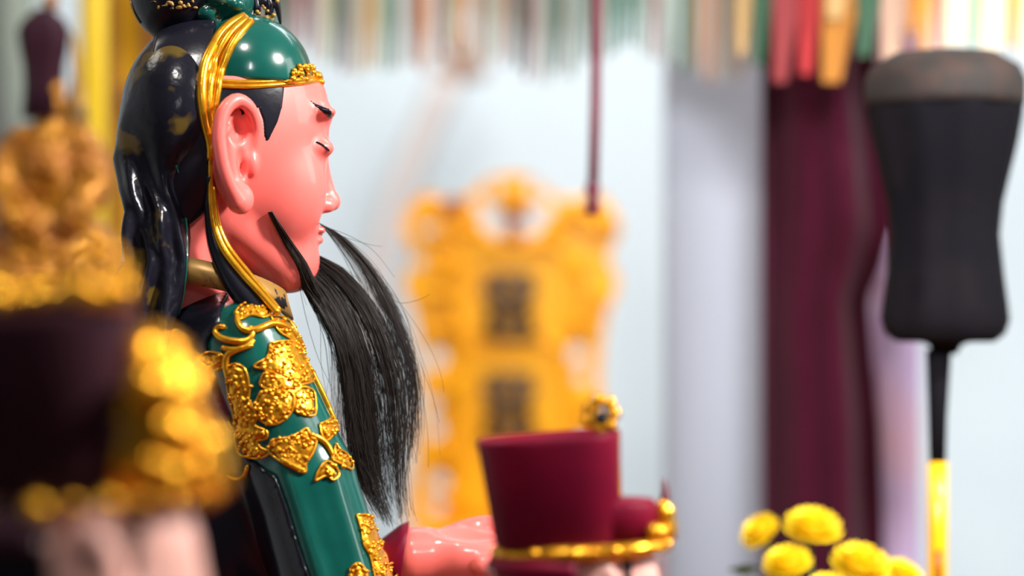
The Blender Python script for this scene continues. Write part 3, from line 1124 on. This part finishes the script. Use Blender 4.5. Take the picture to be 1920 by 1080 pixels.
    V1, F1 = sdf_mesh(rf, (840, 1300, -290), (1330, bot + 30, 290), 16.0)
    link_mesh('robe', V1, F1, 'cloth_dark', t, space=sp)
    m = MB(); m.lathe([(240, 0), (250, 10), (250, 50), (260, 60)], (1080, vb_ - 60, 0), 32)
    m.build('pedestal', 'gold', t, sp)

    for sgn in (-1, 1):
        def handf(p):
            c_ = ell(p, (1262, 1630, sgn * 22), (26, 40, 16))
            for k in range(4):
                x = chain(p, [(1268, 1605 + 14 * k, sgn * 26), (1296, 1602 + 14 * k, sgn * 20), (1300, 1603 + 14 * k, sgn * 7)], [9, 8, 6])
                c_ = smin(c_, x, 4)
            return smin(c_, chain(p, [(1256, 1600, sgn * 18), (1272, 1584, sgn * 10)], [10, 7]), 6)
        V1, F1 = sdf_mesh(handf, (1225, 1560, -60), (1320, 1690, 60), 5.0)
        link_mesh('hand', V1, F1, 'skin_pale', t, space=sp)
    return t


attendant(1.75, 1.0, (1040, 1020, 1040, 1020), 'attendant statue in a dark red stepped cap with gold rim beside the outstretched hand', 'burgundy', False)
attendant(1.30, 1.66, (1165, 1020, 258, 925), 'attendant statue in a near-black maroon cap with massed gold ornament before the green sleeve', 'maroon', True)

# ================================================================== carved tablet
T_ = Space(4.4)
tab = thing('carved_tablet', 'orange gilt carved tablet with two dark characters and pierced crest', 'tablet', T_.at(965, T_.v_of_z(ZB), 0))


def extrude_outline(m, poly, holes, w0, w1):
    """A pierced board: outline and holes in (u, v), between depths w0 and w1."""
    bm = bmesh.new()
    edges = []
    for loop in [poly] + holes:
        vs_ = [bm.verts.new((u, v, w0)) for u, v in loop]
        for i in range(len(vs_)):
            edges.append(bm.edges.new((vs_[i], vs_[(i + 1) % len(vs_)])))
    bmesh.ops.triangle_fill(bm, use_beauty=True, use_dissolve=False, edges=edges)
    ext = bmesh.ops.extrude_face_region(bm, geom=bm.faces[:])
    for v in [g for g in ext['geom'] if isinstance(g, bmesh.types.BMVert)]:
        v.co.z = w1
    bm.verts.index_update()
    m.add([tuple(v.co) for v in bm.verts], [tuple(x.index for x in f.verts) for f in bm.faces])
    bm.free()


def circ(u, v, r, n=14, rv=None):
    return [(u + r * math.cos(2 * math.pi * k / n), v + (rv or r) * math.sin(2 * math.pi * k / n)) for k in range(n)]


out = [(965, 325), (995, 330), (1020, 350), (1050, 372), (1085, 375), (1110, 360), (1135, 370), (1155, 400), (1165, 430), (1150, 460), (1140, 485), (1160, 520), (1155, 555), (1140, 580),
       (1130, 640), (1125, 700), (1130, 760), (1140, 800), (1135, 850), (1145, 900), (1150, 960), (1150, 990)]
out = out + [(965 * 2 - u - 14, v) for u, v in out[::-1][:-1]]
holes = [circ(925, 418, 24), circ(995, 416, 24), circ(1022, 390, 17), circ(906, 388, 16), circ(1000, 352, 12), circ(930, 352, 11), circ(802, 425, 18), circ(782, 490, 12),
         circ(818, 672, 18), circ(1082, 664, 17), circ(1092, 706, 13), circ(808, 760, 15), circ(815, 805, 17), circ(1096, 830, 15), circ(822, 905, 18), circ(818, 950, 15), circ(1110, 910, 15)]
m = MB(); extrude_outline(m, out, holes, 0, 22)
m.build('board', 'tabgold', tab, T_, smooth=False)
m = MB(); extrude_outline(m, [(868, 470), (1060, 470), (1075, 560), (1056, 660), (1070, 800), (1060, 965), (868, 965), (850, 800), (868, 660), (850, 560)], [], -10, 0)
m.build('panel', 'tabgold', tab, T_, smooth=False)
for (u0, v0) in ((955, 572), (955, 760)):
    m = MB()
    S_ = 1.0
    for a, b in (((-48, -55), (48, -55)), ((-50, -20), (50, -20)), ((-55, 58), (58, 60)), ((-40, 22), (40, 22)), ((-30, -62), (-34, 62)), ((30, -62), (32, 62)), ((0, -62), (0, 62)),
                 ((-48, -38), (-20, 6)), ((48, -38), (20, 6)), ((-46, 40), (-14, 4)), ((46, 40), (14, 4))):
        p = [(u0 + a[0], v0 + a[1], -14), (u0 + (a[0] + b[0]) / 2, v0 + (a[1] + b[1]) / 2, -17), (u0 + b[0], v0 + b[1], -14)]
        m.tube(p, [8, 10, 8], 8)
    m.build('character', 'ink', tab, T_)['label'] = 'dark carved character'
# carved mouldings and leaves
for pts, r in (([(870, 470), (855, 560), (872, 660), (855, 800), (872, 965)], 10), ([(1058, 470), (1073, 560), (1056, 660), (1073, 800), (1056, 965)], 10),
               ([(870, 470), (915, 455), (965, 462), (1015, 455), (1058, 470)], 10), ([(880, 652), (920, 640), (965, 652), (1010, 640), (1050, 652)], 8)):
    m = MB(); m.tube(catmull([(u, v, -12) for u, v in pts], 40), r, 8)
    m.build('moulding', 'tabgold', tab, T_)
random.seed(3)
for (u, v) in [(965, 365), (965, 400), (880, 420), (1050, 420), (850, 395), (1080, 395), (830, 440), (1110, 430), (1130, 420), (800, 400), (830, 500), (1100, 500), (820, 560), (1110, 560),
               (830, 620), (1100, 610), (840, 720), (1090, 760), (830, 850), (1095, 870), (845, 930), (1085, 950), (965, 440), (900, 450), (1030, 450)]:
    m = MB()
    for k in range(4):
        a = random.uniform(0, 6.28)
        c = [(u, v, -4), (u + 12 * math.cos(a), v + 12 * math.sin(a), -12), (u + 24 * math.cos(a + 0.5), v + 24 * math.sin(a + 0.5), -6)]
        m.tube(catmull(c, 7), [4, 8, 10, 11, 9, 7, 3], 8)
    m.build('carved_leaf', 'tabred' if (u + v) % 4 == 1 else 'tabgold', tab, T_)
m = MB(); m.box((790, 985, -50), (1140, T_.v_of_z(ZB) - 0, 60)); m.box((760, T_.v_of_z(ZB) - 40, -80), (1170, T_.v_of_z(ZB), 90))
m.build('foot', 'tabgold', tab, T_, smooth=False)

# ================================================================== column, curtain, cloth strip
C_ = Space(3.6)
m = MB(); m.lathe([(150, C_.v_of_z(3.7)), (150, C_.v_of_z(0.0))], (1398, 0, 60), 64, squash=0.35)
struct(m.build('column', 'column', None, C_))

U_ = Space(3.25)


def curtain(name, label, sp, left, right, nfold, amp, material, ztop, zbot, cols=80, w0=0):
    vt, vb_ = sp.v_of_z(ztop), sp.v_of_z(zbot)
    vs_ = sorted(set(list(np.linspace(vt, vb_, 40)) + [200 + 25 * i for i in range(36)]))
    V_, F_ = [], []
    for v in vs_:
        L = np.interp(v, left[0], left[1]); R = np.interp(v, right[0], right[1])
        for i in range(cols):
            x = i / (cols - 1)
            V_.append((L + (R - L) * x, v, w0 + amp * math.sin(2 * math.pi * nfold * x + 0.7) + 0.3 * amp * math.sin(2 * math.pi * nfold * 2.3 * x)))
    for j in range(len(vs_) - 1):
        for i in range(cols - 1):
            a = j * cols + i
            F_.append((a, a + 1, a + 1 + cols, a + cols))
    o = link_mesh(name, V_, F_, material, None, space=sp)
    so = o.modifiers.new('cloth', 'SOLIDIFY'); so.thickness = 0.006
    return tag(o, label, 'curtain')


curtain('curtain', 'burgundy velvet curtain hanging beside the white column', U_, ([0, 2000], [1432, 1434]),
        ([-100, 150, 300, 420, 500, 560, 640, 800, 1100], [1650, 1652, 1668, 1682, 1660, 1634, 1640, 1655, 1666]), 1.2, 58, 'curtain', 2.32, 0.02)
P_ = Space(3.42)
curtain('cloth_strip', 'pale pink cloth strip hanging behind the burgundy curtain', P_, ([0, 2000], [1630, 1640]), ([0, 2000], [1722, 1722]), 1.0, 14, 'pinkcloth', 2.32, 0.02, cols=24)

# ================================================================== black plume on a pole
Q_ = Space(2.58)
vbq = Q_.v_of_z(ZA)
pl = thing('plume_pole', 'black bell-shaped plume on a black and yellow pole', 'plume', Q_.at(1770, vbq, 0))
m = MB()
prof = [(20, 100), (80, 112), (128, 140), (144, 180), (142, 215), (132, 270), (120, 320), (106, 380), (100, 440), (107, 510), (115, 570), (118, 600), (110, 625), (92, 640), (56, 636), (30, 648), (22, 664)]
m.lathe(prof, (1772, 0, 0), 72, flute=9, fa=0.025)
m.build('plume', 'plume', pl, Q_)
m = MB(); m.lathe([(30, 92), (96, 100), (138, 125), (149, 150), (149, 180), (147, 198)], (1772, 0, 0), 72)
m.build('plume_collar', 'brownfeather', pl, Q_)
m = MB(); m.tube([(1760, 655, 0), (1758, 780, 0), (1758, 866, 0)], [24, 18, 16], 16)
m.build('grip', 'plume', pl, Q_)
m = MB(); m.tube([(1758, 866, 0), (1758, 1000, 0), (1758, vbq - 20, 0)], 19, 16)
m.build('pole', 'yellow', pl, Q_)
m = MB(); m.tube([(1756, 1030, -18), (1757, 1100, -18)], 6, 8)
m.build('tie', 'redwood', pl, Q_)
m = MB(); m.lathe([(70, vbq), (70, vbq - 20), (40, vbq - 34), (26, vbq - 60)], (1758, 0, 0), 32)
m.build('stand', 'redwood', pl, Q_)

# ================================================================== chrysanthemums
F0 = Space(2.55)
vbf = F0.v_of_z(ZA)
vase = thing('flower_vase', 'white porcelain vase under the yellow chrysanthemums', 'vase', F0.at(1560, vbf, 0))
m = MB(); m.lathe([(45, vbf), (52, vbf - 10), (88, vbf - 140), (70, vbf - 260), (36, vbf - 330), (50, vbf - 360), (44, vbf - 362), (30, vbf - 330), (60, vbf - 250), (10, vbf - 200)], (1560, 0, 0), 32)
m.build('body', 'white', vase, F0)


def chrysanthemum(u, v, w, R, tilt, label):
    t = thing('chrysanthemum', label, 'flower', F0.at(1560, vbf - 340, 0), 'yellow chrysanthemums in the vase')
    c = np.array((u, v, w), float)
    ax = np.array((math.sin(tilt) * 0.7, -math.cos(tilt), -0.35)); ax /= np.linalg.norm(ax)
    e1 = np.cross(ax, (0, 0, 1)); e1 /= np.linalg.norm(e1); e2 = np.cross(ax, e1)
    m_ = MB()
    for ring, (n_, el, ln) in enumerate(((18, -0.15, 1.0), (18, 0.15, 0.97), (15, 0.45, 0.85), (12, 0.8, 0.7), (9, 1.1, 0.55), (5, 1.4, 0.45))):
        for k in range(n_):
            a = 2 * math.pi * (k + 0.5 * (ring % 2)) / n_ + random.uniform(-0.08, 0.08)
            d = math.cos(a) * e1 + math.sin(a) * e2
            dirv = math.cos(el) * d + math.sin(el) * ax
            side = np.cross(dirv, ax if el < 1.3 else d); side /= np.linalg.norm(side) + 1e-9
            up = np.cross(side, dirv)
            L = R * ln
            wd = R * 0.17
            b0 = c + dirv * L * 0.1; b1 = c + dirv * L * 0.6 + up * 2; b2 = c + dirv * L * 0.92 + up * R * 0.1; b3 = c + dirv * L + up * R * 0.18
            vs_ = [b0, b1 - side * wd, b1 + side * wd, b2 - side * wd * 0.8, b2 + side * wd * 0.8, b3, b1 - up * 4]
            m_.add(vs_, [(0, 1, 6), (0, 6, 2), (1, 3, 6), (6, 4, 2), (3, 5, 6), (5, 4, 6)])
    m_.ball(c, R * 0.42, 10, 8)
    m_.build('bloom', 'petal', t, F0)
    m_ = MB(); m_.tube(catmull([c - ax * R * 0.1, c - ax * R * 0.8 + np.array((0, 20, 0)), (1560 + (u - 1560) * 0.2, vbf - 380, w * 0.3), (1560 + (u - 1560) * 0.1, vbf - 300, w * 0.2)], 14), 5, 6)
    st_ = m_.build('stem', 'leaf', t, F0)
    for k in range(2):
        m_ = MB()
        b = c + np.array((random.uniform(-10, 10), R * 0.9 + 30 + 50 * k, 6)); s2 = 1 if (k + int(u)) % 2 else -1
        m_.add([b, b + (s2 * 30, -8, -16), b + (s2 * 34, 16, 8), b + (s2 * 66, 2, -6), b + (s2 * 30, 4, 2)], [(0, 1, 4), (1, 3, 4), (3, 2, 4), (2, 0, 4)])
        m_.build('leaf', 'leaf', t, F0)


chrysanthemum(1524, 992, 0, 58, 0.1, 'full yellow chrysanthemum topmost of the bunch')
chrysanthemum(1432, 1004, 60, 42, -0.9, 'small yellow chrysanthemum tilted towards the white column')
chrysanthemum(1468, 1048, -80, 48, -0.3, 'yellow chrysanthemum pressed below the topmost bloom, column side')
chrysanthemum(1604, 1054, -70, 60, 0.3, 'broad yellow chrysanthemum on the plume side of the topmost bloom')
chrysanthemum(1530, 1084, -190, 46, 0.0, 'low yellow chrysanthemum between its larger neighbours')
chrysanthemum(1696, 1086, 10, 46, 0.8, 'outermost low yellow chrysanthemum by the yellow pole')

# ================================================================== hanging valances, cord, beam
BZ = 2.32
struct(box_obj('beam', (-3.0, 3.36, BZ), (3.0, 3.42, BZ + 0.06), 'redwood'))
struct(box_obj('beam_front', (-3.0, 3.02, BZ), (3.0, 3.07, BZ + 0.05), 'redwood'))
palette_pale = [(216, 222, 214), (196, 212, 202), (222, 205, 192), (120, 160, 140), (205, 160, 110), (226, 226, 220), (176, 120, 120), (214, 196, 150), (150, 190, 175), (60, 110, 85), (212, 130, 60), (230, 220, 205), (150, 80, 80)]
palette_rich = [(205, 130, 30), (160, 30, 35), (205, 10, 20), (215, 135, 15), (40, 95, 60), (225, 180, 110), (235, 190, 160), (60, 110, 80), (200, 90, 60)]
palette_glow = [(250, 235, 200), (245, 215, 170), (225, 225, 190), (215, 150, 50), (245, 240, 215), (190, 110, 80), (120, 170, 130), (250, 225, 180)]  # cream tones put the sunlit glow into the ribbon colours
for i, pal in enumerate((palette_pale, palette_rich, palette_glow)):
    for j, c in enumerate(pal):
        M['strip%d_%d' % (i, j)] = mat('ribbon_colour', srgb(*[x * (0.86, 0.78, 0.98)[i] for x in c]), 0.7)
random.seed(21)


def valance(label, D, u0, u1, pal, npal, vend, pitch, ztop, wavy=0.0, group=None, fixed=None):
    sp = Space(D)
    t = thing('fringed_valance', label, 'valance', sp.at((u0 + u1) / 2, sp.v_of_z(ztop), 0))
    vt = sp.v_of_z(ztop)
    m_ = MB(); m_.box((u0 - 4, vt, -10), (u1 + 4, vt + 40, 10)); m_.build('heading', 'redwood', t, sp, smooth=False)
    u = u0
    last = -1
    todo = list(fixed or [])
    while (todo if fixed else u < u1):
        wd = pitch * random.uniform(0.7, 1.4)
        k = random.randrange(npal)
        if fixed:
            u, wd, ve, k = todo.pop(0)
        else:
            ve = vend(u) + random.uniform(-16, 16)
        if k == last and not fixed:
            k = (k + 1) % npal
        last = k
        m_ = MB()
        w = random.uniform(-12, 12) + (10 * len(todo) - 60 if fixed else 0)
        pts = []
        for r in range(7):
            v = vt + 30 + (ve - vt - 30) * r / 6
            ww = w + 6 * math.sin(r * 1.1 + u)
            x = wavy * math.sin(r * 0.8 + u * 0.05) * r / 6
            hw = wd / 2 * (1.0 if r < 6 else 0.55)
            pts += [(u + x, v, ww - 3), (u + x + 2 * hw, v, ww - 3), (u + x + 2 * hw, v, ww + 3), (u + x, v, ww + 3)]
        fs = [(0, 1, 2, 3), (24, 25, 26, 27)]
        for r in range(6):
            for q in range(4):
                a, b = r * 4 + q, r * 4 + (q + 1) % 4
                fs.append((a, b, b + 4, a + 4))
        m_.add(pts, fs)
        m_.build('ribbon', 'strip%d_%d' % (pal, k), t, sp, smooth=False)
        u += wd * 1.02
    return t


valance('long fringe of pale teal, cream and orange ribbons above the statue and tablet', 3.38, 470, 1420, 0, len(palette_pale), lambda u: 118 + 26 * math.sin(u * 0.02), 13, BZ)
valance('fringe of red, orange and green ribbons over the burgundy curtain', 3.05, 1385, 1705, 1, len(palette_rich), None, 30, BZ,
        fixed=[(1385, 30, 100, 5), (1415, 34, 120, 4), (1449, 50, 60, 0), (1499, 40, 140, 2), (1449, 46, 155, 1), (1539, 62, 156, 3), (1545, 50, 40, 5), (1601, 44, 110, 4), (1648, 44, 150, 6), (1690, 30, 70, 3)])
valance('fringe above the black plume with sunlight painted into its cream and gold ribbons', 3.05, 1726, 2000, 2, len(palette_glow), lambda u: 96 + 14 * math.sin(u * 0.03), 17, BZ)

J_ = Space(2.75)
cd = thing('hanging_tassel', 'dark red cord with a small tassel hanging before the tablet', 'cord', J_.at(1116, J_.v_of_z(3.7), 0))
m = MB(); m.tube(catmull([(1121, J_.v_of_z(3.7), 0), (1119, 0, 0), (1116, 200, 0), (1112, 352, 0)], 20), 10.5, 10)
m.build('cord', 'cord', cd, J_)
m = MB(); m.lathe([(6, 340), (13, 348), (13, 362), (9, 368), (15, 400), (11, 404)], (1111, 0, 0), 16, flute=8, fa=0.08)
m.build('tassel', 'cord', cd, J_)

# slanting parade staff behind, before the far wall
B_ = Space(5.75)
sf = thing('parade_staff', 'pale beige staff with a brown carved head leaning behind the tablet', 'staff', B_.at(560, B_.v_of_z(0), 0))
m = MB()
a_ = np.array((840.0, 150.0, 0)); b_ = np.array((560.0, B_.v_of_z(0), 0))
mid = np.array((720.0, 460.0, 0))
m.tube(catmull([a_, (770, 310, 0), mid, (640, 900, 0), b_], 40), 32, 12)
m.build('shaft', 'beige', sf, B_)
m = MB()
for (u, v, r) in ((842, 140, 34), (870, 110, 34), (890, 130, 28), (850, 80, 26), (880, 80, 22), (818, 40, 22)):
    m.ball((u, v, 0), (r, r * 0.8, r), 14, 10)
m.build('staff_head', 'brown', sf, B_)

# ================================================================== gilded figurine, yellow post, tan panel
G_ = Space(3.0)
ZG = G_.at(0, 640).z
cab = thing('side_stand', 'tall tan stand under the gilded figurine', 'stand', G_.at(60, G_.v_of_z(0), 60))
m = MB(); m.box((-140, 660, -90), (225, G_.v_of_z(0), 210)); m.build('body', 'tanwood', cab, G_, smooth=False)
m = MB(); m.box((-155, 640, -105), (240, 662, 225)); m.build('top', 'tanwood', cab, G_, smooth=False)
fig = thing('gilded_figurine', 'gilded seated figurine with a dark maroon headdress', 'figurine', G_.at(85, 640, 0))
m = MB(); m.lathe([(150, 640), (150, 600), (128, 585), (140, 560), (120, 540)], (85, 0, 30), 32, squash=0.7)
m.build('pedestal', 'gilt', fig, G_)


def fig_fn(p):
    d = ell(p, (90, 470, 30), (118, 90, 88))
    d = smin(d, ell(p, (92, 340, 30), (78, 120, 62)), 30)
    s_ = [p[0], p[1], p[2]]
    d = smin(d, chain(p, [(30, 270, 30), (8, 350, 0), (40, 410, -50)], [34, 32, 26]), 18)
    d = smin(d, chain(p, [(150, 270, 30), (178, 340, 0), (150, 410, -50)], [34, 32, 26]), 18)
    d = smin(d, ell(p, (60, 520, -20), (80, 40, 60)), 20)
    d = smin(d, ell(p, (150, 510, -10), (56, 44, 60)), 20)
    d = smin(d, cap(p, (88, 250, 28), (88, 170, 20), 26, 30), 14)
    return d + 3.0 * np.sin(p[0] * 0.12 + p[1] * 0.08) * np.sin(p[1] * 0.11)


V1, F1 = sdf_mesh(fig_fn, (-60, 120, -110), (240, 590, 140), 8.0)
link_mesh('body', V1, F1, 'gilt', fig, space=G_)
figS = Surf((V1, F1), persp=False)
random.seed(5)
m = MB()
for k in range(110):
    u, v = random.uniform(-20, 200), random.uniform(200, 560)
    p, n = figS.hit(u, v)
    m.ball(p, random.uniform(6, 15), 8, 6)
m.build('relief', 'gilt', fig, G_)
m = MB(); m.lathe([(14, 14), (36, 34), (46, 56), (42, 90), (36, 120), (34, 160), (38, 220)], (78, 0, 22), 24, flute=6, fa=0.1)
m.build('headdress', 'maroon', fig, G_)
m = MB(); m.ball((92, 2, 22), (14, 18, 14), 12, 8); m.build('finial', 'gilt', fig, G_)
m = MB()
for k in range(9):
    m.tube(catmull([(118, 220, 30), (140, 150 + 14 * k, 26), (132 + 4 * k, 60 + 22 * k, 30)], 8), [10, 11, 11, 10, 9, 8, 6, 4], 8)
m.build('flame_halo', 'gold_old', fig, G_)

Y_ = Space(3.5)
m = MB(); m.lathe([(25, Y_.v_of_z(3.7)), (25, Y_.v_of_z(0))], (174, 0, 0), 24)
yp = m.build('yellow_post', 'yellow_post', None, Y_)
tag(yp, 'bright yellow lacquered post behind the gilded figurine', 'post')
W_ = Space(3.75)
pan = thing('carved_screen', 'tan gilt wooden screen panel behind the statue', 'screen', W_.at(240, W_.v_of_z(0), 0))
for u0, u1, mt, dw in ((196, 222, 'tanwood', 0), (222, 262, 'yellow', 8), (262, 300, 'tanwood', 0), (300, 346, 'yellow', 8), (346, 380, 'tanwood', 0)):
    m = MB(); m.box((u0, W_.v_of_z(2.3), dw), (u1, W_.v_of_z(0), dw + 20))
    m.build('stile' if mt == 'tanwood' else 'board', mt, pan, W_, smooth=False)
for v0, v1 in ((W_.v_of_z(2.3), W_.v_of_z(2.2)), (160, 200), (W_.v_of_z(0.1), W_.v_of_z(0))):
    m = MB(); m.box((222, v0, -4), (346, v1, 26)); m.build('rail', 'tanwood', pan, W_, smooth=False)

N_ = Space(4.6)
curtain('wall_tone_sheet', 'grey-green sheet added for the darker wall behind the gilded figurine', N_, ([0, 2000], [-220, -220]), ([0, 2000], [70, 70]), 2.0, 16, 'wall_tone', 3.69, 0.6, cols=40)  # added sheet standing in for the darker grey-green wall
